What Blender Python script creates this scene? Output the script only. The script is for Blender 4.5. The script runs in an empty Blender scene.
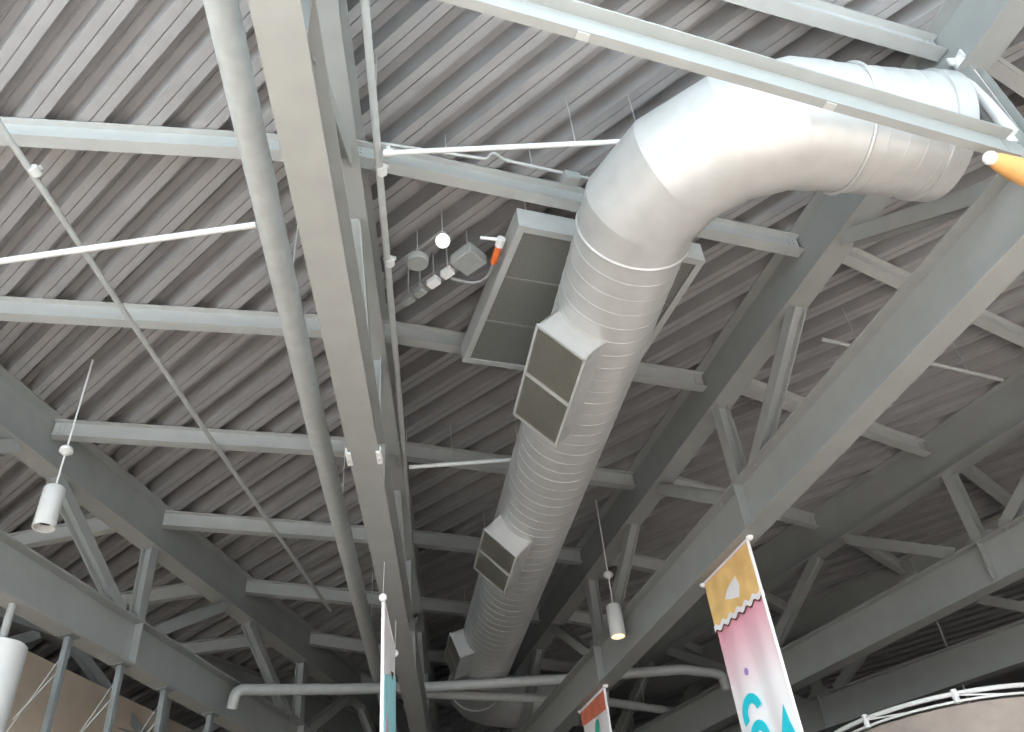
import bpy, math, random
from mathutils import Vector as V, Matrix
random.seed(4)
C = bpy.context.scene
COL = C.collection

# ------------------------------------------------------------------ helpers
class MB:
    """collects geometry, build() links it as ONE mesh object"""
    def __init__(s): s.v = []; s.f = []; s.m = []
    def add(s, vs, fs, mat=0):
        b = len(s.v); s.v += [tuple(p) for p in vs]
        for f in fs: s.f.append([b + i for i in f]); s.m.append(mat)
    def prism(s, poly, p, q, side, up, mat=0, caps=True):
        """2-D polygon (side, up) swept from p to q"""
        n = len(poly); p = V(p); q = V(q)
        vs = [p + side * x + up * y for x, y in poly] + [q + side * x + up * y for x, y in poly]
        fs = [(i, (i + 1) % n, (i + 1) % n + n, i + n) for i in range(n)]
        if caps: fs += [tuple(range(n))[::-1], tuple(range(n, 2 * n))]
        s.add(vs, fs, mat)
    def box(s, c, ax, ay, az, hx, hy, hz, mat=0):
        c = V(c); vs = [c + ax * (hx * i) + ay * (hy * j) + az * (hz * k) for k in (-1, 1) for j in (-1, 1) for i in (-1, 1)]
        s.add(vs, [(0, 2, 3, 1), (4, 5, 7, 6), (0, 1, 5, 4), (2, 6, 7, 3), (0, 4, 6, 2), (1, 3, 7, 5)], mat)
    def tube(s, pts, r, n=12, mat=0, caps=True):
        pts = [V(p) for p in pts]; rs = r if isinstance(r, (list, tuple)) else [r] * len(pts)
        b0 = None; vs = []
        for i, p in enumerate(pts):
            t = ((pts[min(i + 1, len(pts) - 1)] - p).normalized() + (p - pts[max(i - 1, 0)]).normalized()).normalized()
            if b0 is None:
                b0 = t.orthogonal().normalized()
            b0 = (b0 - t * b0.dot(t)).normalized(); c0 = t.cross(b0)
            vs += [p + (b0 * math.cos(2 * math.pi * k / n) + c0 * math.sin(2 * math.pi * k / n)) * rs[i] for k in range(n)]
        fs = []
        for i in range(len(pts) - 1):
            for k in range(n):
                fs.append((i * n + k, i * n + (k + 1) % n, (i + 1) * n + (k + 1) % n, (i + 1) * n + k))
        if caps: fs += [tuple(range(n))[::-1], tuple(range((len(pts) - 1) * n, len(pts) * n))]
        s.add(vs, fs, mat)
    def ball(s, c, r, n=16, m=10, sz=1.0, mat=0):
        s.tube([V(c) + V((0, 0, -r * sz * math.cos(math.pi * i / m))) for i in range(m + 1)],
               [max(1e-4, r * math.sin(math.pi * i / m)) for i in range(m + 1)], n, mat)
    def build(s, name, mats, parent=None, smooth=None, bevel=0.0):
        me = bpy.data.meshes.new(name); me.from_pydata(s.v, [], s.f)
        for m in (mats if isinstance(mats, (list, tuple)) else [mats]): me.materials.append(m)
        for p, i in zip(me.polygons, s.m): p.material_index = i
        me.validate(); me.update()
        o = bpy.data.objects.new(name, me); COL.objects.link(o)
        if smooth is not None:
            for p in me.polygons: p.use_smooth = True
            me.set_sharp_from_angle(angle=math.radians(smooth))
        if bevel:
            b = o.modifiers.new('bevel', 'BEVEL'); b.width = bevel; b.segments = 2; b.limit_method = 'ANGLE'
        if parent:
            o.parent = parent; o.matrix_parent_inverse = Matrix.Translation(-V(parent.location))
        return o

def tag(o, label=None, cat=None, group=None, kind=None):
    if label: o['label'] = label
    if cat: o['category'] = cat
    if group: o['group'] = group
    if kind: o['kind'] = kind
    return o
def thing(name, label, cat, loc, group=None):
    o = bpy.data.objects.new(name, None); COL.objects.link(o); o.location = loc; o.empty_display_size = .2
    return tag(o, label, cat, group)

Z = V((0, 0, 1))
def i_poly(h, b, tf, tw):          # I section, centred
    a, w, t = b / 2, tw / 2, h / 2
    return [(-a, -t), (a, -t), (a, -t + tf), (w, -t + tf), (w, t - tf), (a, t - tf), (a, t), (-a, t), (-a, t - tf), (-w, t - tf), (-w, -t + tf), (-a, -t + tf)]
def ibeam(mb, p, q, h, b, tf=.022, tw=.014, up=Z):
    p = V(p); q = V(q); d = (q - p).normalized(); side = d.cross(up).normalized(); u = side.cross(d)
    mb.prism(i_poly(h, b, tf, tw), p, q, side, u)
def arc(c, a, b, r, n=6):
    """quarter bend between unit directions: points c + r*(..) going from -a side to b side"""
    return [c + a * (-r * math.cos(t)) + b * (-r * math.sin(t)) for t in [math.pi / 2 * i / n for i in range(n + 1)]]
def bent(pts, r, n=6):
    """polyline with rounded corners"""
    pts = [V(p) for p in pts]; out = [pts[0]]
    for i in range(1, len(pts) - 1):
        p, a, b = pts[i], (pts[i - 1] - pts[i]).normalized(), (pts[i + 1] - pts[i]).normalized()
        for k in range(n + 1):
            t = k / n; out.append((p + a * r) * (1 - t) ** 2 + p * (2 * t * (1 - t)) + (p + b * r) * t * t)
    return out + [pts[-1]]

# ------------------------------------------------------------------ materials
def mat(name, col, rough=.5, metal=0.0, var=.06, scale=6.0, emit=None, spec=.5, streak=None, bump=0.0):
    m = bpy.data.materials.new(name); m.use_nodes = True; nt = m.node_tree; b = nt.nodes['Principled BSDF']
    b.inputs['Roughness'].default_value = rough; b.inputs['Metallic'].default_value = metal
    b.inputs['Specular IOR Level'].default_value = spec
    tc = nt.nodes.new('ShaderNodeTexCoord'); no = nt.nodes.new('ShaderNodeTexNoise')
    no.inputs['Scale'].default_value = scale; no.inputs['Detail'].default_value = 5
    src = tc.outputs['Object']
    if streak:
        mp = nt.nodes.new('ShaderNodeMapping'); mp.inputs['Scale'].default_value = streak
        nt.links.new(src, mp.inputs['Vector']); src = mp.outputs['Vector']
    nt.links.new(src, no.inputs['Vector'])
    cr = nt.nodes.new('ShaderNodeValToRGB'); e = cr.color_ramp.elements
    e[0].position = .3; e[1].position = .7
    e[0].color = tuple(max(0, c * (1 - var)) for c in col) + (1,); e[1].color = tuple(min(1, c * (1 + var)) for c in col) + (1,)
    nt.links.new(no.outputs['Fac'], cr.inputs['Fac']); nt.links.new(cr.outputs['Color'], b.inputs['Base Color'])
    if bump:
        bp = nt.nodes.new('ShaderNodeBump'); bp.inputs['Strength'].default_value = bump
        nt.links.new(no.outputs['Fac'], bp.inputs['Height']); nt.links.new(bp.outputs['Normal'], b.inputs['Normal'])
    if emit:
        b.inputs['Emission Color'].default_value = tuple(emit[:3]) + (1,); b.inputs['Emission Strength'].default_value = emit[3]
    return m
STEEL = mat('grey_painted_steel', (.33, .345, .335), .45, 0, .05, 3)
PURL = mat('lightened_grey_steel', (.46, .475, .465), .45, 0, .05, 3)  # same paint as the trusses, lightened to paint in extra daylight
DECK = mat('grey_painted_metal_deck', (.335, .33, .33), .4, .0, .07, 2.5)
DUCT = mat('galvanised_duct_sheet', (.54, .55, .545), .36, .2, .05, 5, bump=.02)
PIPE = mat('grey_pipe_paint', (.45, .47, .46), .35, 0, .07, 8)
WPIPE = mat('pale_sprinkler_pipe', (.72, .74, .73), .35, 0, .04, 8)
ROD = mat('thin_steel_rod', (.5, .52, .51), .4, .3, .05, 8)
FILTER = mat('dark_filter_mesh', (.19, .195, .18), .9, 0, .15, 60)
FRAMEM = mat('pale_sheet_frame', (.52, .54, .53), .4, .1, .05, 6)
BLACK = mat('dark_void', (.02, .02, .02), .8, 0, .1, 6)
WHITE = mat('white_enamel', (.85, .86, .86), .3, 0, .02, 6)
LAMPM = mat('pale_grey_lamp_housing', (.70, .71, .70), .35, 0, .03, 6)
GREYB = mat('grey_box_paint', (.34, .36, .35), .5, 0, .06, 8)
POSTM = mat('shaded_grey_post', (.20, .22, .225), .5, 0, .06, 8)  # grey darkened to paint in the shade the posts hang in
ORANGE = mat('orange_plastic', (.95, .22, .06), .4, 0, .05, 10)
CABLE = mat('grey_cable_sheath', (.3, .31, .31), .5, 0, .05, 8)
FLOORM = mat('warm_bounce_floor', (.66, .575, .515), .5, 0, .12, 1.2)  # unseen pale strip, added to bounce warm light onto near undersides
FROST = mat('frosted_glass', (.9, .93, .95), .3, var=.02); _n = FROST.node_tree; _t = _n.nodes.new('ShaderNodeBsdfTranslucent')
_t.inputs['Color'].default_value = (.86, .92, .96, 1); _n.links.new(_t.outputs[0], _n.nodes['Material Output'].inputs['Surface'])
DARKFLOOR = mat('light_absorbing_floor', (.018, .017, .017), .9, 0, .2, 2.0)  # unseen near-black floor, added to keep bounced light off the far deck
WALLM = mat('dark_grey_painted_wall', (.03, .034, .038), .8, 0, .15, .8)
BEIGE = mat('beige_plaster', (.74, .62, .50), .8, 0, .10, 1.4)
DRUM = mat('mottled_beige_drum', (.40, .345, .31), .8, 0, .14, 2.2)
GLOW = mat('lamp_glow', (1, .75, .5), .4, emit=(1, .62, .3, 6.0))
B_ORANGE = mat('orange_yellow_print', (.95, .58, .23), .7, 0, .18, 3.0)
B_PINK = mat('pink_print', (.90, .42, .50), .7, 0, .05, 2)
B_WHITE = mat('white_banner_cloth', (.93, .90, .92), .7, 0, .02, 3)
B_TURQ = mat('turquoise_print', (.02, .62, .75), .6, 0, .08, 4)
B_SKY = mat('sky_blue_print', (.42, .88, .98), .6, 0, .10, 2)
B_RED = mat('brick_red_print', (.74, .20, .12), .7, 0, .18, 4)
B_GREEN = mat('sea_green_print', (.05, .55, .38), .7, 0, .1, 5)
B_VIOLET = mat('violet_print', (.42, .30, .65), .7, 0, .05, 5)
B_DARK = mat('dark_brown_print', (.14, .07, .06), .7, 0, .05, 5)
B_AMBER = mat('amber_banner_cloth', (.80, .44, .16), .6, 0, .12, 6)

def fade_mat(name, top, bot, z0, z1):
    """printed colour fade down the cloth, in world height"""
    m = mat(name, top, .7); nt = m.node_tree; b = nt.nodes['Principled BSDF']
    g = nt.nodes.new('ShaderNodeNewGeometry'); sx = nt.nodes.new('ShaderNodeSeparateXYZ'); mr = nt.nodes.new('ShaderNodeMapRange')
    mr.inputs['From Min'].default_value = z0; mr.inputs['From Max'].default_value = z1
    nt.links.new(g.outputs['Position'], sx.inputs[0]); nt.links.new(sx.outputs['Z'], mr.inputs['Value'])
    cr = nt.nodes.new('ShaderNodeValToRGB'); cr.color_ramp.elements[0].color = tuple(bot) + (1,); cr.color_ramp.elements[1].color = tuple(top) + (1,)
    nt.links.new(mr.outputs['Result'], cr.inputs['Fac']); nt.links.new(cr.outputs['Color'], b.inputs['Base Color'])
    return m
B_FADE = fade_mat('pink_to_white_print', (.88, .40, .50), (.95, .92, .94), 3.75, 4.75)

# ------------------------------------------------------------------ fan of roof trusses
H_BOT, H_BOTT, H_TOPB, H_TOP = 5.63, 6.38, 7.75, 8.60
class Line:
    def __init__(s, base, ang=None, d=None):
        s.b = V((base[0], base[1], 0))
        s.d = V((math.sin(math.radians(ang)), math.cos(math.radians(ang)), 0)) if d is None else V((d[0], d[1], 0)).normalized()
        s.n = V((s.d.y, -s.d.x, 0))        # to the right
    def at(s, rho, z, off=0): return s.b - s.d * rho + s.n * off + Z * z
TL = Line((-.37, 31.03), d=(.2858, .9583)); TC = Line((-1.055, 31.24), d=(0, 1))
T1 = Line((-1.26, 31.19), d=(-.2526, .9676)); T2 = Line((-.75, 31.40), d=(-.4618, .8870))
T3 = Line((-1.0, 31.3), ang=-40.5); TLL = Line((-.2, 30.9), ang=31.5)
def nodes(r1, st=2.95): return {k: r1 - st * (k - 1) for k in range(-1, 9)}
NL, NC, N1 = nodes(26.75, 2.98), nodes(25.06), nodes(24.15)
PL, PC, P1_, P2_ = nodes(26.75, 3.03), nodes(25.06, 3.06), nodes(24.0, 3.0), nodes(23.35, 2.88)
N2, N3, NLL = nodes(23.6, 2.93), nodes(23.0, 2.93), nodes(27.6, 2.98)

def truss(line, nd, label, rmax, rmin=4.5, reach=2.58):
    t = thing('roof_truss', label, 'roof truss', line.at((rmax + rmin) / 2, H_BOT), 'steel roof trusses fanning out across the hall')
    a, b = line.at(rmax, 0), line.at(rmin, 0)
    m = MB(); h = H_BOTT - H_BOT; ibeam(m, a + Z * (H_BOT + h / 2), b + Z * (H_BOT + h / 2), h, .34, .028, .018)
    chord = m.build('bottom_chord', STEEL, t)
    m = MB(); h = H_TOP - H_TOPB; ibeam(m, a + Z * (H_TOPB + h / 2), b + Z * (H_TOPB + h / 2), h, .34, .028, .018)
    m.build('top_chord', STEEL, t)
    n = line.n
    for k, r in nd.items():
        if k % 2 or not (rmin < r < rmax): continue
        m = MB()                                             # vertical web post, an H section
        p, q = line.at(r, H_BOTT), line.at(r, H_TOPB); m.prism(i_poly(.20, .20, .016, .012), p, q, line.d, n)
        m.build('vertical_post', STEEL, t)
        for s in (-1, 1):
            m = MB(); p, q = line.at(r + s * .42, H_BOTT - .02), line.at(r + s * reach, H_TOPB + .02)
            d = (q - p).normalized(); u = d.cross(n).normalized()
            m.prism(i_poly(.19, .20, .016, .012), p + d * .06, q - d * .06, u, n)
            m.build('diagonal_brace', STEEL, t)
        m = MB()
        for s in (-1, 1): m.box(line.at(r, (H_BOT + H_BOTT) / 2, s * .085), n, line.d, Z, .074, .012, h / 2 - .065)
        m.build('stiffener_plate', STEEL, chord)
        m = MB(); m.prism([(-.40, 0), (.40, 0), (.20, .16), (-.20, .16)], line.at(r, H_BOTT, -.01), line.at(r, H_BOTT, .01), line.d, Z)
        m.build('gusset_plate', STEEL, t)
    return t
truss(TC, NC, 'grey steel roof truss directly overhead, running from top edge past the blue banner', 29.5)
truss(TL, NL, 'grey steel roof truss at left, beneath which a row of thin posts hangs', 28.6)
truss(T1, N1, 'grey steel roof truss carrying the tall orange and pink banner', 29.6, reach=2.38)
truss(T2, N2, 'grey steel roof truss between the pink banner and right edge, next beyond the banner truss', 27.5)
truss(T3, N3, 'dim grey roof truss low at right just above the white ring rail', 27)
truss(TLL, NLL, 'dark shaded roof truss farthest left, seen through the left truss web', 26)

# ------------------------------------------------------------------ purlins
def purlin(pa, pb, label, grp, cut=(.03, .03), dz=0):
    d = (pb - pa).normalized(); a, b = pa + d * cut[0], pb - d * cut[1]
    t = thing('purlin', label, 'purlin', (a + b) / 2 + Z * (8.27 + dz), grp)
    m = MB(); ibeam(m, a + Z * (8.42 + dz), b + Z * (8.42 + dz), .30, .16, .02, .012); m.build('beam', PURL, t)
    sd = d.cross(Z)
    for e, s in ((a, 1), (b, -1)):                           # end cleat with bolts
        m = MB(); m.box(e + d * (s * .09) + Z * (8.42 + dz) + sd * .014, d, sd, Z, .07, .007, .10)
        for zz in (-.06, 0, .06): m.tube([e + d * (s * .09) + Z * (8.42 + dz + zz) + sd * .02, e + d * (s * .09) + Z * (8.42 + dz + zz) + sd * .035], .013, 6)
        m.build('end_cleat', PURL, t)
    return t
ORD = {-1: 'extra', 0: 'topmost', 1: 'first', 2: 'second', 3: 'third', 4: 'fourth', 5: 'fifth', 6: 'sixth', 7: 'seventh', 8: 'eighth'}
def bay(la, na, lb, nb, ks, text, grp):
    for k in ks:
        purlin(la.at(na[k], 0), lb.at(nb[k], 0), text(k), grp)
bay(TL, PL, TC, PC, range(1, 8), lambda k: 'grey roof purlin crossing above the thick left pipe, %s of its bay down the photo' % ORD[k], 'purlins of the bay left of the overhead truss')
b1 = {0: 'uppermost grey purlin above the bend of the big duct', 1: 'grey purlin passing behind the duct just above the filter box', 2: 'grey purlin passing behind the lower edge of the filter box',
      3: 'grey purlin behind duct just below the nearest grille', 4: 'dim grey purlin meeting the duct beside the middle grille', 5: 'dim grey purlin behind duct between the middle and lowest grilles',
      6: 'dark purlin behind the duct beside its lowest grille', 7: 'darkest purlin far behind the lower end of the duct'}
bay(TC, PC, T1, P1_, range(0, 8), lambda k: b1[k], 'purlins of the bay holding the big duct')
bay(T1, nodes(24.2, 2.98), T2, P2_, range(0, 7), lambda k: 'grey purlin right of the banner truss, %s of its bay down the photo' % ORD[k + 1], 'purlins of the bay right of the banner truss')
bay(T2, N2, T3, N3, range(2, 6), lambda k: 'dim purlin in the far right bay, %s of its bay counted down the photo' % ORD[k - 1], 'purlins of the far right bay')
bay(TLL, NLL, TL, NL, range(4, 7), lambda k: 'dark purlin in the far left bay, %s of its bay from the left edge' % ORD[k - 3], 'purlins of the far left bay')

# ------------------------------------------------------------------ ribbed metal deck = the ceiling
def clip_poly_line(poly, o, d):
    """interval of the line o + t d inside the convex polygon"""
    t0, t1 = -1e9, 1e9; n = len(poly)
    area = sum(poly[i].x * poly[(i + 1) % n].y - poly[(i + 1) % n].x * poly[i].y for i in range(n))
    for i in range(n):
        a, b = poly[i], poly[(i + 1) % n]; e = b - a; nn = V((-e.y, e.x, 0)) * (1 if area > 0 else -1)
        den = nn.dot(d); num = nn.dot(a - o)
        if abs(den) < 1e-9:
            if num > 0: return None
            continue
        t = num / den
        if den > 0: t0 = max(t0, t)
        else: t1 = min(t1, t)
    return (t0, t1) if t1 - t0 > .02 else None
deck = MB()
PITCH, DEPTH = .467, .27
# (offset, height) of one rib: bottom flat with a joint, sloping side, recess with a faint stiffener, sloping side
PROF = [(0, 0), (.100, 0), (.102, .022), (.112, .022), (.114, 0), (.215, 0), (.238, DEPTH), (.325, DEPTH), (.332, DEPTH - .016), (.344, DEPTH - .016), (.351, DEPTH), (.437, DEPTH), (.467, 0)]
def deck_bay(poly, ang, phase=0):
    d = V((math.cos(math.radians(ang)), math.sin(math.radians(ang)), 0)); p = V((d.y, -d.x, 0))
    us = [q.dot(p) for q in poly]; k = math.floor(min(us) / PITCH) - 1
    while k * PITCH < max(us) + PITCH:
        for (a, ha), (b, hb) in zip(PROF[:-1], PROF[1:]):
            ua, ub = k * PITCH + a + phase, k * PITCH + b + phase
            ia, ib = clip_poly_line(poly, p * ua, d), clip_poly_line(poly, p * ub, d)
            if ia and ib:
                q = [p * ua + d * ia[0], p * ua + d * ia[1], p * ub + d * ib[1], p * ub + d * ib[0]]
                deck.add([q[0] + Z * (H_TOP + ha), q[1] + Z * (H_TOP + ha), q[2] + Z * (H_TOP + hb), q[3] + Z * (H_TOP + hb)], [(0, 1, 2, 3)])
        k += 1
FAR, NEAR = 3.0, 31.2
YEDGE = 1.5                                   # the roof stops at the added clerestory window over the entrance
def cut_front(poly):
    out = []
    for a, b in zip(poly, poly[1:] + poly[:1]):
        if a.y >= YEDGE: out.append(a)
        if (a.y - YEDGE) * (b.y - YEDGE) < 0: out.append(a.lerp(b, (YEDGE - a.y) / (b.y - a.y)))
    return out
FL = [Line((0, 31), ang=72), TLL, TL, TC, T1, T2, T3, Line((-1, 31.2), ang=-72)]
for (la, lb), ang in zip(zip(FL[:-1], FL[1:]), (136, 137, 137, 139, 144, 144, 140)):
    deck_bay(cut_front([la.at(NEAR, 0), lb.at(NEAR, 0), lb.at(FAR, 0), la.at(FAR, 0)]), ang, .08)
# solid roof covering above the deck so that no daylight leaks through
cover = [V((-34, YEDGE, 0)), V((34, YEDGE, 0)), V((34, 37, 0)), V((-34, 37, 0))]
for z in (H_TOP + DEPTH + .02, H_TOP + DEPTH + .2): deck.add([p + Z * z for p in cover], [(0, 1, 2, 3)])
deck.build('ceiling', DECK); tag(bpy.data.objects['ceiling'], 'grey ribbed metal roof deck with ribs running diagonally', 'ceiling', kind='structure')

# ------------------------------------------------------------------ room shell
m = MB(); m.box((0, .5, -1.7), V((1, 0, 0)), V((0, 1, 0)), Z, 40, 4.5, .1)
m.box((0, -22, -1.7), V((1, 0, 0)), V((0, 1, 0)), Z, 40, 18, .1, mat=1)
m.box((0, 25, -1.7), V((1, 0, 0)), V((0, 1, 0)), Z, 40, 20, .1, mat=1)
tag(m.build('floor', [FLOORM, DARKFLOOR]), 'unseen hall floor with added warm light-bouncing strip and darkened rest', 'floor', kind='structure')
def wall(name, a, b, z0, z1, mt, label, th=.12):
    m = MB(); a = V((a[0], a[1], 0)); b = V((b[0], b[1], 0)); d = (b - a).normalized(); s = d.cross(Z)
    m.box((a + b) / 2 + Z * ((z0 + z1) / 2), d, s, Z, (b - a).length / 2, th, (z1 - z0) / 2)
    return tag(m.build(name, mt), label, 'wall', kind='structure')
wall('wall_back', (-26, 35.5), (26, 35.5), -1.6, 8.8, WALLM, 'dark far end wall of the hall')
wall('wall_left', (-22, 0), (-22, 35.5), -1.6, 8.8, WALLM, 'dark side wall beyond the far left truss')
# unseen clerestory of frosted glass, added so daylight falls off steeply along the deck
m = MB(); XX, YY = V((1, 0, 0)), V((0, 1, 0))
for z in (4.75, 6.7, 8.62): m.box((-4, YEDGE - .06, z), XX, YY, Z, 11, .07, .09)
for i in range(-7, 4): m.box((i * 2.0, YEDGE - .06, 6.7), XX, YY, Z, .04, .06, 1.95)
cl = tag(m.build('added_window', STEEL), 'unseen frosted clerestory window added to light the near roof', 'window', kind='structure')
m = MB(); m.box((-4, YEDGE - .06, 6.7), XX, YY, Z, 11, .006, 1.95); m.build('added_light_pane', FROST, cl)
for nm, x0, x1 in (('wall_front', -30, -15), ('wall_front', 7, 30)):
    wall(nm, (x0, YEDGE - .06), (x1, YEDGE - .06), 4.66, 8.7, WALLM, 'dark upper wall beside the added clerestory window')
wall('wall_right', (22, -6), (22, 35.5), -1.6, 8.8, WALLM, 'dark side wall beyond the far right truss')

# ------------------------------------------------------------------ big spiral duct
A0 = V((2.03, 6.30, 7.0)); DD = V((-.1302, .9915, .018)).normalized(); E1 = V((DD.y, -DD.x, 0)).normalized(); R = .615
def dp(e, s, z=0): return A0 + E1 * e + DD * s + Z * z
duct = thing('spiral_duct', 'big silver spiral duct bending from the right edge into the distance', 'air duct', dp(0, 0, -.6))
RB = 1.45; S0 = -1.50                        # corner of the two runs at (e=0, s=S0)
def ring_path(mb, pts, r, n=56, split=True):
    """mitred cylinder along a polyline, each gore with its own rings"""
    pts = [V(p) for p in pts]; N = len(pts)
    tang = [(pts[i + 1] - pts[i]).normalized() for i in range(N - 1)]
    for i in range(N - 1):
        t = tang[i]; u = Z; w = t.cross(u)
        rings = []
        for j, (p, nb) in enumerate(((pts[i], tang[max(i - 1, 0)]), (pts[i + 1], tang[min(i + 1, N - 2)]))):
            mn = (t + nb).normalized()
            rings.append([])
            for k in range(n):
                a = 2 * math.pi * k / n; o = w * (r * math.cos(a)) + u * (r * math.sin(a))
                rings[-1].append(p + o - t * (o.dot(mn) / t.dot(mn)))
        mb.add(rings[0] + rings[1], [(k, (k + 1) % n, n + (k + 1) % n, n + k) for k in range(n)])
def hoop(mb, p, t, r, rr=.018, n=56, squash=1.0):
    u = Z; w = t.cross(u)
    pts = [p + w * (r * math.cos(2 * math.pi * k / n)) + u * (r * math.sin(2 * math.pi * k / n)) for k in range(n + 1)]
    mb.tube(pts, rr, 6, caps=False)
def helix(mb, p, t, length, r, pitch, rr=.009, seg=44, a0=0):
    u = Z; w = t.cross(u); tot = int(length / pitch * seg)
    mb.tube([p + t * (length * i / tot) + w * (r * math.cos(2 * math.pi * i / seg + a0)) + u * (r * math.sin(2 * math.pi * i / seg + a0)) for i in range(tot + 1)], rr, 5)
SE = 14.3
m = MB()
ring_path(m, [dp(0, S0 + RB), dp(0, SE)], R)
helix(m, dp(0, S0 + RB + .1), DD, SE - S0 - RB - .2, R, .235, .0045)
m.build('straight_run', DUCT, duct, smooth=40)
m = MB()
NG = 4; a_ = math.pi / 2 / NG; cen = dp(RB, S0 + RB)
Rm = RB / math.cos(a_ / 2)
pl = [dp(0, S0 + RB)] + [cen - E1 * (Rm * math.cos(a_ * (i + .5))) - DD * (Rm * math.sin(a_ * (i + .5))) for i in range(NG)] + [dp(RB, S0)]
ring_path(m, pl, R + .012); m.build('elbow', DUCT, duct, smooth=14)
m = MB(); XE = 2.62
ring_path(m, [dp(RB, S0), dp(XE, S0)], R); helix(m, dp(RB + .35, S0), E1, XE - RB - .4, R, .2, .005, a0=2)
m.build('cross_run', DUCT, duct, smooth=40)
for p, t in ((dp(0, S0 + RB + .02), DD), (dp(RB + .28, S0), E1), (dp(0, SE - .03), DD)):
    m = MB(); hoop(m, p, t, R + .012, .020); m.build('joint_band', DUCT, duct, smooth=40)
m = MB(); ring_path(m, [dp(XE - .06, S0), dp(XE + .14, S0)], R + .03)
for zz in (XE - .06, XE + .14):
    u = Z; w = E1.cross(u); m.add([dp(zz, S0) + w * ((R + .03) * math.cos(2 * math.pi * k / 56)) + u * ((R + .03) * math.sin(2 * math.pi * k / 56)) for k in range(56)], [tuple(range(56))])
m.build('end_collar', DUCT, duct, smooth=40)
m = MB(); c2 = dp(RB * .9, SE); Rm2 = RB * .9 / math.cos(a_ / 2)
pl = [dp(0, SE)] + [c2 - E1 * (Rm2 * math.cos(a_ * (i + .5))) + DD * (Rm2 * math.sin(a_ * (i + .5))) for i in range(NG)] + [dp(RB * .9, SE + RB * .9), dp(3.4, SE + RB * .9)]
ring_path(m, pl, R + .006); m.build('far_elbow', DUCT, duct, smooth=14)
# saddle grilles standing off the lower left of the duct
def grille(s, L, w=.72, h=.90, lb=None, ph=45.5):
    PH = math.radians(ph); GN = -E1 * math.sin(PH) - Z * math.cos(PH); GT = E1 * math.cos(PH) - Z * math.sin(PH)
    c = dp(0, s + L / 2)
    m = MB(); hw = w / 2; zin = math.sqrt(R * R - hw * hw) - .03; e = .012
    for sd in (-1, 1): m.box(c + GT * (sd * (hw - e)) + GN * ((h + zin) / 2), GT, DD, GN, e, L / 2, (h - zin) / 2)
    for sd in (-1, 1):                                     # saddle cheeks following the curve of the duct
        n = 16; xs = [-hw + w * i / n for i in range(n + 1)]
        for (x0, x1) in zip(xs[:-1], xs[1:]):
            y0, y1 = math.sqrt(R * R - x0 * x0) - .012, math.sqrt(R * R - x1 * x1) - .012
            q = c + DD * (sd * L / 2)
            m.prism([(x0, y0), (x1, y1), (x1, h), (x0, h)], q - DD * (sd * .02), q, GT, GN)
    g = m.build('grille_box', DUCT, duct)
    if lb: g['label'] = lb
    m = MB(); b = .035; f = c + GN * h
    for sd in (-1, 1):
        m.box(f + GT * (sd * (hw - b / 2 + .012)), GT, DD, GN, b / 2, L / 2 + .015, .012)
        m.box(f + DD * (sd * (L / 2 - b / 2 + .012)), GT, DD, GN, hw - .0, b / 2, .012)
    m.box(f, GT, DD, GN, hw, .030, .012)
    m.build('grille_frame', FRAMEM, g)
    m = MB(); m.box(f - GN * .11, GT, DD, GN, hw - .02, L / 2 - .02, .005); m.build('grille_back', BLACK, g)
    m = MB(); nf = 30
    for i in range(1, nf):
        x = -hw + .02 + (w - .04) * i / nf
        for sd in (-1, 1):
            m.box(f + GT * x + DD * (sd * L / 4) - GN * .012, (GT + GN * .5).normalized(), DD, GN, .003, L / 4 - .03, .022)
    m.build('fin', mat('grille_fin', (.42, .42, .37), .5), g)
grille(1.17, 1.74, .71, .90, 'nearest and largest grille box, on the duct beside the filter box')
grille(6.02, 1.35, .68, .90, 'middle grille box of the duct')
grille(11.1, 1.25, .56, .86, 'lowest grille box of the duct', 70)
for s in (4.9, 8.6, 12.0):
    for e in (-.45, .45):
        m = MB(); q = dp(e, s, .42); m.tube([q, V((q.x, q.y, 8.6))], .008, 6); m.build('hanger_rod', ROD, duct)

# ------------------------------------------------------------------ filter box behind the duct
q = [V((.908, 6.93, 0)), V((3.30, 7.67, 0)), V((2.57, 10.14, 0)), V((.11, 9.44, 0))]
fx = ((q[1] - q[0]) + (q[2] - q[3])).normalized(); fy = Z.cross(fx); cc = sum(q, V()) / 4
HX, HY = 1.265, 1.30
box = thing('filter_box', 'large flat ceiling box with dark filter face behind the duct', 'air filter', cc + Z * 7.90)
m = MB()
for s in (-1, 1):
    m.box(cc + fx * (s * (HX - .02)) + Z * 8.06, fx, fy, Z, .02, HY, .16)
    m.box(cc + fy * (s * (HY - .02)) + Z * 8.06, fx, fy, Z, HX - .04, .02, .16)
    m.box(cc + fx * (s * (HX - .045)) + Z * 7.905, fx, fy, Z, .045, HY, .012)
    m.box(cc + fy * (s * (HY - .045)) + Z * 7.905, fx, fy, Z, HX - .09, .045, .012)
m.box(cc + Z * 8.21, fx, fy, Z, HX - .04, HY - .04, .01)
m.build('box_frame', FRAMEM, box)
m = MB(); m.box(cc + Z * 7.94, fx, fy, Z, HX - .05, HY - .05, .01); m.build('filter_face', FILTER, box)
m = MB()
for yy in (-.42, .42): m.box(cc + fy * yy + Z * 7.92, fx, fy, Z, HX - .09, .012, .010)
m.build('divider_bar', mat('filter_divider', (.24, .245, .23), .8), box)
for sx in (-1, 1):
    for sy in (-1, 1):
        m = MB(); m.tube([cc + fx * (sx * 1.1) + fy * (sy * 1.2) + Z * 8.2, cc + fx * (sx * 1.1) + fy * (sy * 1.2) + Z * 8.6], .01, 6); m.build('hanger_rod', ROD, box)

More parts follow.
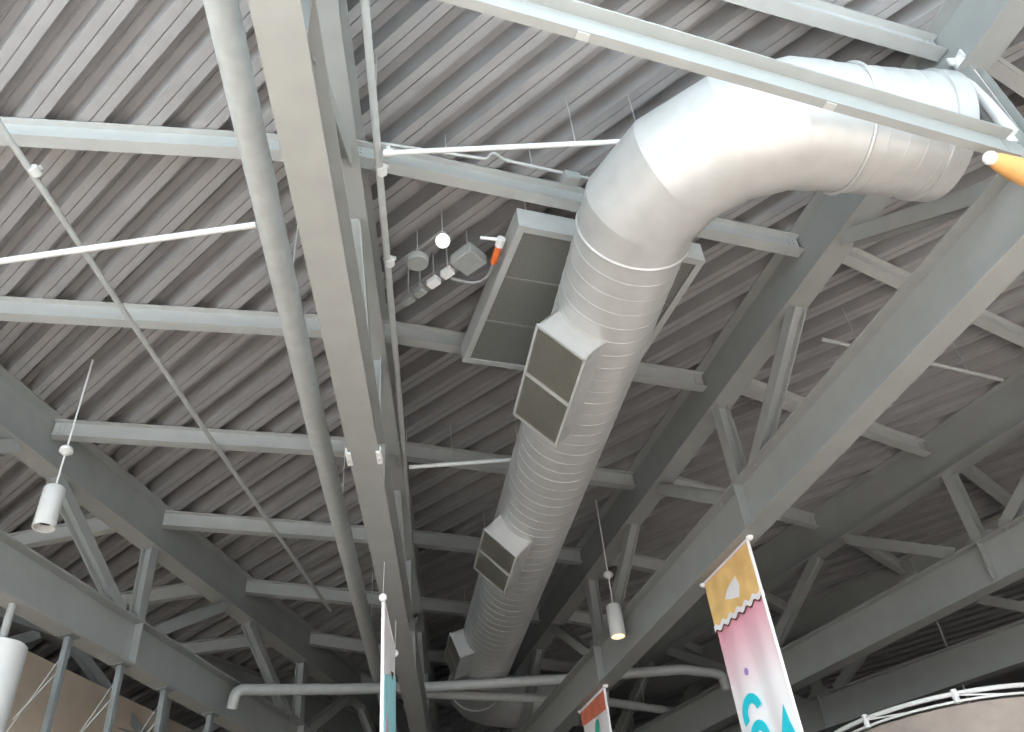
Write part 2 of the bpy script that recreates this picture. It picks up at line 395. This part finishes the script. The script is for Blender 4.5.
# ------------------------------------------------------------------ pipes
def pipe(name, pts, r, mt, label, cat='pipe', clamps=(), hang=(), n=14, grp=None, ctop=8.6):
    pts = [V(p) for p in pts]; mid = (pts[0] + pts[-1]) / 2
    t = thing(name, label, cat, mid - Z * r, grp)
    m = MB(); m.tube(pts, r, n); m.build('pipe', mt, t, smooth=40)
    for f in clamps:
        p = pts[0].lerp(pts[-1], f); d = (pts[-1] - pts[0]).normalized()
        m = MB(); m.tube([p - d * .05, p + d * .05], r * 1.45, n); m.box(p + Z * (r * 1.3), d, d.cross(Z), Z, .02, r * 1.9, .012)
        m.build('coupling', WPIPE, t, smooth=40)
    for f in hang:
        p = pts[0].lerp(pts[-1], f); m = MB(); m.tube([p + Z * (r * .5), V((p.x, p.y, ctop))], .008, 6); m.build('hanger_rod', ROD, t)
    return t
pipe('drain_pipe', [(-1.67, 2.5, 6.8), (-1.70, 4.0, 6.8), (-1.80, 9.0, 6.8), (-1.86, 16.5, 6.8), (-1.90, 24, 6.8)], .135, PIPE, 'thick round grey pipe running beside the overhead truss on its left', hang=(.2, .42, .64), n=24)
pipe('sprinkler_main', [(-.58, 2.5, 7.8), (-.64, 4.05, 7.8), (-.70, 6.4, 7.8), (-.79, 10.1, 7.8), (-.95, 15.1, 7.8), (-1.02, 20.8, 7.8)], .042, PIPE, 'slim grey pipe running close along the right side of overhead truss', clamps=(.19, .265), hang=(.14, .5))
pipe('sprinkler_branch', [(-.62, 5.70, 7.72), (2.25, 5.66, 7.74)], .030, WPIPE, 'white branch pipe from the slim main to the bend of duct', clamps=(.02,), hang=(.72, .97))
pipe('sprinkler_branch', [(-.78, 11.91, 7.8), (.98, 11.86, 7.8)], .034, WPIPE, 'pale branch pipe ending at the duct just above its middle grille', hang=(.4,))
pipe('sprinkler_branch', [(-6.1, 6.45, 6.86), (-1.90, 5.885, 6.86)], .034, WPIPE, 'white branch pipe from the left edge to thick round pipe')
pipe('sprinkler_branch', [(5.27, 9.2, 7.8), (8.54, 10.4, 7.8)], .030, PIPE, 'pale branch pipe under the deck right of the banner truss', hang=(.2, .8))
pipe('conduit_pipe', [(-4.55, 3.9, 7.8), (-4.40, 5.27, 7.8), (-4.03, 8.17, 7.8), (-3.70, 10.6, 7.8), (-2.76, 17.1, 7.8)], .036, PIPE, 'slim grey pipe slanting down the left bay under four purlins', clamps=(.147,))
# conduit with a kink lying along a purlin
pipe('electrical_conduit', bent([(-.70, 5.93, 8.22), (.52, 6.20, 8.22), (.58, 6.10, 8.22), (.72, 6.22, 8.22), (1.80, 6.55, 8.22)], .05), .020, ROD, 'thin conduit with a kink along the purlin above filter box', 'conduit', hang=(.3, .7))
jb = thing('junction_box', 'small grey junction box on the conduit near the duct bend', 'junction box', (1.50, 6.42, 8.08))
m = MB(); m.box((1.50, 6.455, 8.14), fx, fy, Z, .10, .07, .055); m.build('box_body', GREYB, jb, bevel=.008)
m = MB(); m.box((1.50, 6.455, 8.082), fx, fy, Z, .09, .06, .006); m.build('cover', ROD, jb)

# bent steel tubes crossing at the bottom of the frame
pipe('bent_tube', bent([(-4.363, 16.458, 5.72), (-4.299, 16.351, 6.02), (-2.449, 17.494, 6.3), (-.796, 18.272, 6.49), (2.264, 18.321, 6.46), (4.55, 18.33, 6.49), (5.511, 18.696, 6.45), (5.52, 18.7, 6.1)], .16), .105, PIPE, 'pale bent tube with a turned-down left end spanning behind the overhead truss', n=18)
tb2 = pipe('bent_tube', bent([(-.922, 18.666, 6.49), (2.028, 19.629, 6.49), (3.16, 20.08, 6.49), (5.115, 21.296, 6.49), (5.2, 21.35, 4.6)], .3), .095, PIPE, 'dimmer bent tube whose right end turns down below the small red banner', n=18)
m = MB(); m.tube([(4.1, 20.66, 6.55), (4.1, 20.66, 8.6)], .012, 6); m.build('hanger_rod', ROD, tb2)

# lateral strut between the bottom chords
lat = thing('lateral_strut', 'bright grey beam crossing in front of duct from the overhead to banner truss', 'beam', (2.3, 3.9, 5.9))
pa, pb = V((-.90, 2.78, 6.13)), V((5.14, 4.70, 6.13)); dl = (pb - pa).normalized(); sl = dl.cross(Z)
m = MB(); m.prism([(-.04, -.15), (.04, -.15), (.04, -.128), (.007, -.128), (.007, .128), (.11, .128), (.11, .15), (-.11, .15), (-.11, .128), (-.007, .128), (-.007, -.128), (-.04, -.128)], pa, pb, sl, Z); m.build('beam', STEEL, lat)
for f in (.33, .68):
    m = MB(); p = pa.lerp(pb, f) - Z * .155; m.box(p, dl, sl, Z, .05, .03, .012); m.build('clamp_plate', PURL, lat)
m = MB(); m.box(pb + dl * .06 - Z * 0, dl, sl, Z, .12, .012, .12); m.build('end_plate', STEEL, lat)

# white diagonal hanger at upper right
br = thing('bracing_tube', 'short white brace tube beside the right end of duct', 'brace', (5.75, 4.95, 6.5))
m = MB(); p, q_ = V((5.58, 4.98, 8.02)), V((5.50, 4.92, 6.60)); m.tube([p, q_], .075, 14); m.build('tube', WHITE, br, smooth=40)
m = MB(); m.box(p, V((1, 0, 0)), V((0, 1, 0)), Z, .12, .012, .06); m.box(p + Z * .02, V((0, 1, 0)), V((1, 0, 0)), Z, .10, .012, .06); m.build('bracket', WHITE, br)
m = MB(); m.box(q_, V((1, 0, 0)), V((0, 1, 0)), Z, .10, .012, .08); m.build('end_plate', WHITE, br)

# ------------------------------------------------------------------ small devices hung between two purlins near the overhead truss
def device(name, label, cat, p, grp=None, ztop=8.6):
    t = thing(name, label, cat, p, grp); m = MB(); m.tube([V(p), V((p[0], p[1], ztop))], .010, 8); m.build('hanger_rod', ROD, t); return t
t = device('smoke_detector', 'round grey disc shaped detector under the deck left of filter box', 'detector', (-.37, 7.58, 8.06))
m = MB(); m.tube([(-.37, 7.58, 7.98), (-.37, 7.58, 8.0), (-.37, 7.58, 8.06)], [.125, .14, .14], 28); m.build('disc', GREYB, t, smooth=35)
m = MB(); m.tube([(-.37, 7.58, 8.06), (-.37, 7.58, 8.09)], [.15, .11], 28); m.build('base_plate', ROD, t, smooth=35)
t = device('globe_lamp', 'small bright white globe under the deck beside grey disc', 'lamp', (-.04, 7.23, 8.08))
m = MB(); m.ball((-.04, 7.23, 8.0), .092); m.build('globe', mat('white_globe', (.95, .95, .93), .2, emit=(1, .98, .93, 1.2)), t, smooth=60)
m = MB(); m.tube([(-.04, 7.23, 8.07), (-.04, 7.23, 8.12)], .05, 16); m.build('socket', GREYB, t, smooth=40)
pipe('device_conduit', [(-.36, 7.56, 8.2), (-.05, 7.25, 8.2)], .012, ROD, 'short thin conduit joining grey disc and white globe', 'conduit')
ddk = V((math.cos(math.radians(139)), math.sin(math.radians(139)), 0)); dpk = V((ddk.y, -ddk.x, 0))
t = device('control_box', 'square grey control box hung beside the orange connector', 'control box', (.27, 7.60, 8.06))
m = MB(); m.box((.27, 7.60, 8.05), ddk, dpk, Z, .17, .16, .08); m.build('box_body', GREYB, t, bevel=.012)
m = MB(); m.box((.27, 7.60, 7.966), ddk, dpk, Z, .155, .145, .005); m.build('lid', GREYB, t)
for (x, y), lb, mt in (((-.00, 7.79), 'small white box lamp beside the square control box', WHITE), ((-.185, 7.95), 'small white box lamp next beyond the first, away from control box', WHITE),
                       ((-.37, 8.11), 'small grey box in the row after the two white ones', GREYB), ((-.53, 8.25), 'small grey box ending the row nearest the slim main pipe', GREYB)):
    t = device('box_lamp', lb, 'box lamp', (x, y, 8.06), 'row of small boxes beside the filter box')
    m = MB(); m.box((x, y, 8.02), ddk, dpk, Z, .082, .055, .05); m.build('housing', mt, t, bevel=.010)
    m = MB(); m.box((x, y, 8.08), ddk, dpk, Z, .03, .03, .012); m.build('mount', GREYB, t)
t = thing('power_cable', 'grey cable with orange connector running to filter box edge', 'cable', (.3, 7.7, 7.95))
m = MB(); m.tube(bent([(.03, 7.87, 8.0), (.34, 7.95, 7.95), (.52, 7.84, 7.95), (.60, 7.52, 7.97)], .12), .022, 10); m.build('sheath', CABLE, t, smooth=40)
m = MB(); m.tube([(.575, 7.62, 7.96), (.585, 7.58, 7.96), (.645, 7.36, 7.98), (.65, 7.34, 7.98)], [.02, .045, .045, .02], 14); m.build('connector', ORANGE, t, smooth=40); t.children[-1]['label'] = 'orange connector'
m = MB(); m.tube([(.65, 7.33, 7.98), (.68, 7.22, 7.99)], .055, 14); m.tube([(.66, 7.24, 7.99), (.42, 7.20, 8.0)], .022, 10); m.build('white_plug', WHITE, t, smooth=40)

# clamps on the overhead truss flange
for off, lb in ((-.17, 'small white clamp on the left flange edge of overhead truss'), (.17, 'small white clamp on the right flange edge of overhead truss')):
    p = TC.at(22.9, 5.63, off); t = thing('beam_clamp', lb, 'clamp', p, 'white clamps on the overhead truss')
    m = MB(); m.box(p - Z * .012, TC.n, TC.d, Z, .028, .12, .012); m.box(p + TC.n * (.022 if off > 0 else -.022) + Z * .02, TC.n, TC.d, Z, .008, .12, .04); m.build('jaw', WHITE, t)
    m = MB(); m.tube([p - Z * .024, p - Z * .05], .012, 8); m.build('screw', ROD, t)

# ------------------------------------------------------------------ pendant cylinder lamps
def pendant(x, y, zt, lb, r=.135, h=.58, lit=True, z0=6.43):
    t = thing('pendant_lamp', lb, 'pendant lamp', (x, y, z0 - h), 'white cylinder pendant lamps')
    m = MB(); m.tube([(x, y, z0), (x, y, zt)], .013, 8); m.build('rod', WPIPE, t)
    m = MB(); m.ball((x, y, z0 + .60), .085, sz=.75); m.tube([(x, y, z0 + .52), (x, y, z0 + .57)], [.03, .09], 14); m.build('swivel_ball', LAMPM, t, smooth=50)
    m = MB(); rr = [(.02, z0 + .03), (r * .9, z0), (r, z0 - .02), (r, z0 - h), (r * .88, z0 - h), (r * .88, z0 - h + .12)]
    n = 28; ring = []
    m.tube([(x, y, a[1]) for a in rr[:4]], [a[0] for a in rr[:4]], n, caps=False)
    m.tube([(x, y, z0 - h), (x, y, z0 - h + .003), (x, y, z0 - h + .12)], [r, r * .88, r * .88], n, caps=False)
    m.build('housing', LAMPM, t, smooth=35)
    m = MB(); m.tube([(x, y, z0 - h + .10), (x, y, z0 - h + .11)], r * .87, n); m.build('lens', GLOW if lit else BLACK, t)
pendant(-5.22, 9.82, 8.6, 'unlit white cylinder pendant lamp hanging at left on a thin rod', lit=False, z0=6.42)
pendant(2.66, 14.67, 8.6, 'glowing cylinder pendant lamp hanging beside the banner truss', z0=6.42)
t = thing('cylinder_lamp', 'large white cylinder cut by the left edge, hung below the left truss', 'hanging lamp', TL.at(20.5, 3.4, .1))
pc = TL.at(20.42, 0, 0); m = MB()
m.tube([pc + Z * z for z in (5.05, 5.03, 3.3)], [.31, .34, .34], 28, caps=True); m.build('housing', LAMPM, t, smooth=35)
m = MB(); m.tube([pc + Z * 5.05, pc + Z * 5.63], .055, 12); m.build('rod', STEEL, t)

# ------------------------------------------------------------------ banners
def banner(line, r0, r1, ztop, zbot, label, cloth, prints, name='hanging_banner', zs=0, sleeve=True, off=0.0):
    """r0 far edge, r1 near edge along the truss; prints = [(part, material, [(r,z)..], proud, sub)]"""
    n = line.n; t = thing(name, label, 'banner', line.at((r0 + r1) / 2, zbot, off), 'cloth banners hung under the trusses')
    m = MB(); NW, NH = 14, 24
    def pt(i, j, s): return line.at(r0 + (r1 - r0) * i / NW, ztop + (zbot - ztop) * j / NH, off + .018 * math.sin(i * .9 + 1) * (.3 + j / NH) + s * .004)
    for s in (-1, 1):
        vs = [pt(i, j, s) for j in range(NH + 1) for i in range(NW + 1)]
        m.add(vs, [(j * (NW + 1) + i, j * (NW + 1) + i + 1, (j + 1) * (NW + 1) + i + 1, (j + 1) * (NW + 1) + i) for j in range(NH) for i in range(NW)])
    c = m.build('cloth', cloth, t, smooth=60)
    for nm, mt, poly, proud in prints:
        m = MB()
        cx_ = sum(p[0] for p in poly) / len(poly)
        for s in (-1, 1):
            m.prism([(-(r) , z) for r, z in poly], line.b + n * (off + s * proud), line.b + n * (off + s * (proud + .004)), line.d, Z)
        m.build(nm, mt, c)
    m = MB(); m.tube([line.at(r0 - .10, ztop + .01, off), line.at(r1 + .10, ztop + .01, off)], .022, 10); m.build('top_pole', B_WHITE, t, smooth=40)
    for r in (r0 - .07, r1 + .07):
        m = MB(); m.ball(line.at(r, ztop + .012, off), .055, 12, 8); m.tube([line.at(r, ztop, off), line.at(r, H_BOT + .0, off * .3)], .0025, 6); m.build('pole_end', B_WHITE, t, smooth=50)
    if sleeve:
        m = MB(); m.tube([line.at(r1, ztop, off), line.at(r1, zbot, off)], .024, 10); m.build('side_pole', B_WHITE, t, smooth=40)
    return t
wav = [(19.58 + 1.36 * i / 40, 4.86 - .05 * i / 40 + .028 * math.sin(i * .95)) for i in range(41)]
P1 = [('top_print', B_ORANGE, [(19.585, 5.58), (20.93, 5.58), (20.93, 4.83), (19.585, 4.88)], .022),
      ('white_shape', B_WHITE, [(20.05, 5.13), (20.22, 5.06), (20.42, 5.00), (20.50, 5.14), (20.45, 5.30), (20.30, 5.27), (20.15, 5.22)], .028),
      ('wavy_band', B_WHITE, [(r, z + .045) for r, z in wav] + [(r, z - .035) for r, z in reversed(wav)], .032),
      ('dark_line', B_DARK, [(r, z - .035) for r, z in wav] + [(r, z - .06) for r, z in reversed(wav)], .030),
      ('violet_dot', B_VIOLET, [(20.12 + .05 * math.cos(a * .7), 4.05 + .05 * math.sin(a * .7)) for a in range(9)], .028)]
def cshape(cr, cz, r, w, a0, a1, n=14, sx=1.0):
    A = [math.radians(a0 + (a1 - a0) * i / n) for i in range(n + 1)]
    return [(cr + sx * r * math.cos(a), cz + r * math.sin(a)) for a in A] + [(cr + sx * (r - w) * math.cos(a), cz + (r - w) * math.sin(a)) for a in reversed(A)]
P1 += [('turquoise_curl', B_TURQ, cshape(20.02, 3.52, .26, .13, 10, 200), .028),
       ('turquoise_curl', B_TURQ, cshape(20.06, 3.18, .24, .13, 0, 185), .028),
       ('turquoise_sail', B_TURQ, [(20.50, 3.00), (20.66, 3.02), (20.86, 3.0), (20.80, 3.17), (20.76, 3.40), (20.64, 3.22)], .028),
       ('turquoise_sail', B_TURQ, [(20.45, 2.95), (20.90, 2.95), (20.84, 2.80), (20.52, 2.80)], .028)]
banner(T1, 19.58, 20.94, 5.615, 2.3, 'tall orange, pink and white banner with turquoise shapes hanging from the truss', B_FADE, P1)
r0, r1 = 13.86, 15.16
def leaf(cr, cz, l, w, ang, n=10):
    a = math.radians(ang); o = []
    for i in range(2 * n):
        t = i / n * math.pi; x = l * math.cos(t); y = w * math.sin(t); o.append((cr + x * math.cos(a) - y * math.sin(a), cz + x * math.sin(a) + y * math.cos(a)))
    return o
P2 = [('top_print', B_RED, [(r0 + .01, 5.57), (r1 - .01, 5.57), (r1 - .01, 5.22), (r0 + .01, 5.30)], .022),
      ('green_leaf', B_GREEN, leaf(14.60, 5.04, .16, .10, 70), .026), ('green_leaf', B_GREEN, leaf(14.72, 4.78, .17, .07, 130), .026),
      ('green_leaf', B_GREEN, leaf(14.36, 4.80, .15, .07, 40), .026), ('green_leaf', B_GREEN, leaf(14.55, 4.62, .2, .05, 88), .026)]
banner(T1, r0, r1, 5.615, 3.2, 'small white banner with brick red top and green leaf', B_WHITE, P2)
P3 = [('sky_print', B_SKY, [(18.5, 4.72), (20.22, 4.12), (20.22, 3.3), (18.5, 3.3)], .022), ('dark_mark', B_DARK, [(18.9, 4.62), (19.3, 4.5), (19.1, 4.45)], .026),
      ('pink_print', B_PINK, [(19.6, 3.5), (19.9, 3.75), (20.0, 3.4)], .026)]
banner(TC, 18.45, 20.25, 5.10, 2.5, 'narrow white and sky blue banner seen edge-on under the overhead truss', B_WHITE, P3, off=-.02)
# rolled amber banner lashed under the banner truss at the right edge
t = thing('rolled_banner', 'rolled orange banner with a white end cap lashed below the bright strut end', 'rolled banner', (5.0, 4.65, 5.6))
pr0, pr1 = V((4.678, 4.498, 5.75)), V((5.5, 4.86, 5.75))
d_ = (pr1 - pr0).normalized()
m = MB(); m.tube([pr0, pr0 + d_ * .10, pr0.lerp(pr1, .35), pr1], [.05, .075, .105, .125], 18); m.build('cloth_roll', B_AMBER, t, smooth=50)
m = MB(); m.ball(pr0 - d_ * .0, .062); m.build('end_cap', WHITE, t, smooth=50)
m = MB(); m.tube([pr0.lerp(pr1, .6) , pr0.lerp(pr1, .6) + Z * .16], .012, 6); m.build('cord', ROD, t)

# ------------------------------------------------------------------ posts under the left truss, beige bulkhead behind
for i, r in enumerate((19.22, 17.95, 16.72, 15.25)):
    a, b = TL.at(r, H_BOT), TL.at(r - .02, 1.5)
    t = thing('hanging_post', 'slim grey post hanging below the left truss, %s from the left edge' % ['first', 'second', 'third', 'fourth', 'fifth', 'sixth', 'seventh'][i], 'post', b, 'slim posts below the left truss')
    m = MB(); m.prism([(-.048, -.048), (.048, -.048), (.048, .048), (-.048, .048)], a, b, TL.n, TL.d); m.build('shaft', POSTM, t, bevel=.01)
    m = MB(); m.box(a - Z * .012, TL.n, TL.d, Z, .11, .11, .012); m.build('head_plate', POSTM, t)
    m = MB(); p = a - Z * .02 - TL.d * -.02
    m.tube([TL.at(r - .22, H_BOT, -.12), TL.at(r - .3, 3.4, -1.6)], .010, 6)
    m.build('stay_wire', ROD, t)
    m = MB(); m.tube([TL.at(r, 5.1, -.05), TL.at(r + .05, 4.5, -.55)], .012, 6); m.build('side_stay', ROD, t)
w0, w1 = V((-8.3, 16.4, 0)), V((-7.2, 19.7, 0)); dw = (w1 - w0).normalized()
wl = wall('wall_bulkhead', w0 - dw * 9, w0 + dw * 9, -1.6, 7.0, BEIGE, 'beige plaster bulkhead wall seen between the posts at lower left')

# ------------------------------------------------------------------ round beige drum with white ring rail, lower right
dc = V((8.25, 15.35, 0)); DR = 2.30
t = thing('ring_kiosk', 'round beige kiosk drum topped by a white ring rail, lower right', 'kiosk', dc + Z * -1.6)
m = MB(); m.tube([dc + Z * z for z in (-1.6, 3.84, 3.87)], [DR - .05, DR - .05, DR - .10], 72); m.build('drum', DRUM, t, smooth=40)
m = MB(); N = 72
m.tube([dc + V((math.cos(2 * math.pi * k / N), math.sin(2 * math.pi * k / N), 0)) * DR + Z * 4.0 for k in range(N + 1)], .038, 8, caps=False); m.build('top_rail', WHITE, t, smooth=50)
m = MB(); m.tube([dc + V((math.cos(2 * math.pi * k / N), math.sin(2 * math.pi * k / N), 0)) * DR + Z * 3.885 for k in range(N + 1)], .022, 8, caps=False); m.build('lower_rail', WHITE, t, smooth=50)
for k in range(10):
    a = 2 * math.pi * (k - .12) / 10; a2 = 2 * math.pi * (k + .38) / 10
    dr = V((math.cos(a), math.sin(a), 0)); dr2 = V((math.cos(a2), math.sin(a2), 0))
    m = MB(); m.tube([dc + dr * DR + Z * 3.86, dc + dr * DR + Z * 4.06], .05, 10); m.build('rail_post', WHITE, t, smooth=40)
    m = MB(); m.tube([dc + dr * DR + Z * 3.98, dc + dr2 * DR + Z * 3.89], .014, 8); m.build('rail_brace', WHITE, t)

# thin rods hanging at right in front of the far right truss
for (x, y, zt, zb, lb) in ((10.35, 18.1, 7.75, 4.6, 'thin hanging rod in front of the far right truss'), (9.3, 16.3, 7.7, 6.9, 'short chain-like rod above the large lower chord at right')):
    t = thing('hanging_rod', lb, 'rod', (x, y, zb)); m = MB(); m.tube([(x, y, zt), (x, y, zb)], .022, 8); m.build('shaft', ROD, t)
    m = MB(); m.tube([(x, y, zb + .35), (x, y, zb + .15)], .045, 10); m.build('turnbuckle', ROD, t)

# ------------------------------------------------------------------ daylight through the open entrance and added clerestory behind the camera
w = bpy.data.worlds.new('daylight'); C.world = w; w.use_nodes = True
bg = w.node_tree.nodes['Background']; bg.inputs['Color'].default_value = (.92, .97, 1.0, 1); bg.inputs['Strength'].default_value = 7.6

sun = bpy.data.lights.new('sun', 'SUN'); sun.energy = 6.0; sun.angle = math.radians(1.0); sun.color = (1, .95, .88)
so = bpy.data.objects.new('sun', sun); COL.objects.link(so)
so.rotation_euler = V((.25, .55, -1.0)).to_track_quat('-Z', 'Y').to_euler()

# ------------------------------------------------------------------ camera
MW = [[0.996413, -0.049539, 0.068606], [-0.021292, 0.637879, 0.769842], [-0.0819, -0.768541, 0.634536]]
cam = bpy.data.cameras.new('camera'); co = bpy.data.objects.new('camera', cam); COL.objects.link(co)
cam.sensor_fit = 'HORIZONTAL'; cam.sensor_width = 36; cam.lens = 36 * 867.745 / 1024
cam.clip_start = .05; cam.clip_end = 300
r3 = Matrix(((MW[0][0], -MW[0][1], -MW[0][2]), (MW[1][0], -MW[1][1], -MW[1][2]), (MW[2][0], -MW[2][1], -MW[2][2])))
co.matrix_world = r3.to_4x4(); C.camera = co
C.view_settings.view_transform = 'Standard'; C.view_settings.look = 'None'; C.view_settings.exposure = 0.0; C.view_settings.gamma = 1.0
C.view_settings.use_curve_mapping = False
C.cycles.max_bounces = 10; C.cycles.diffuse_bounces = 7
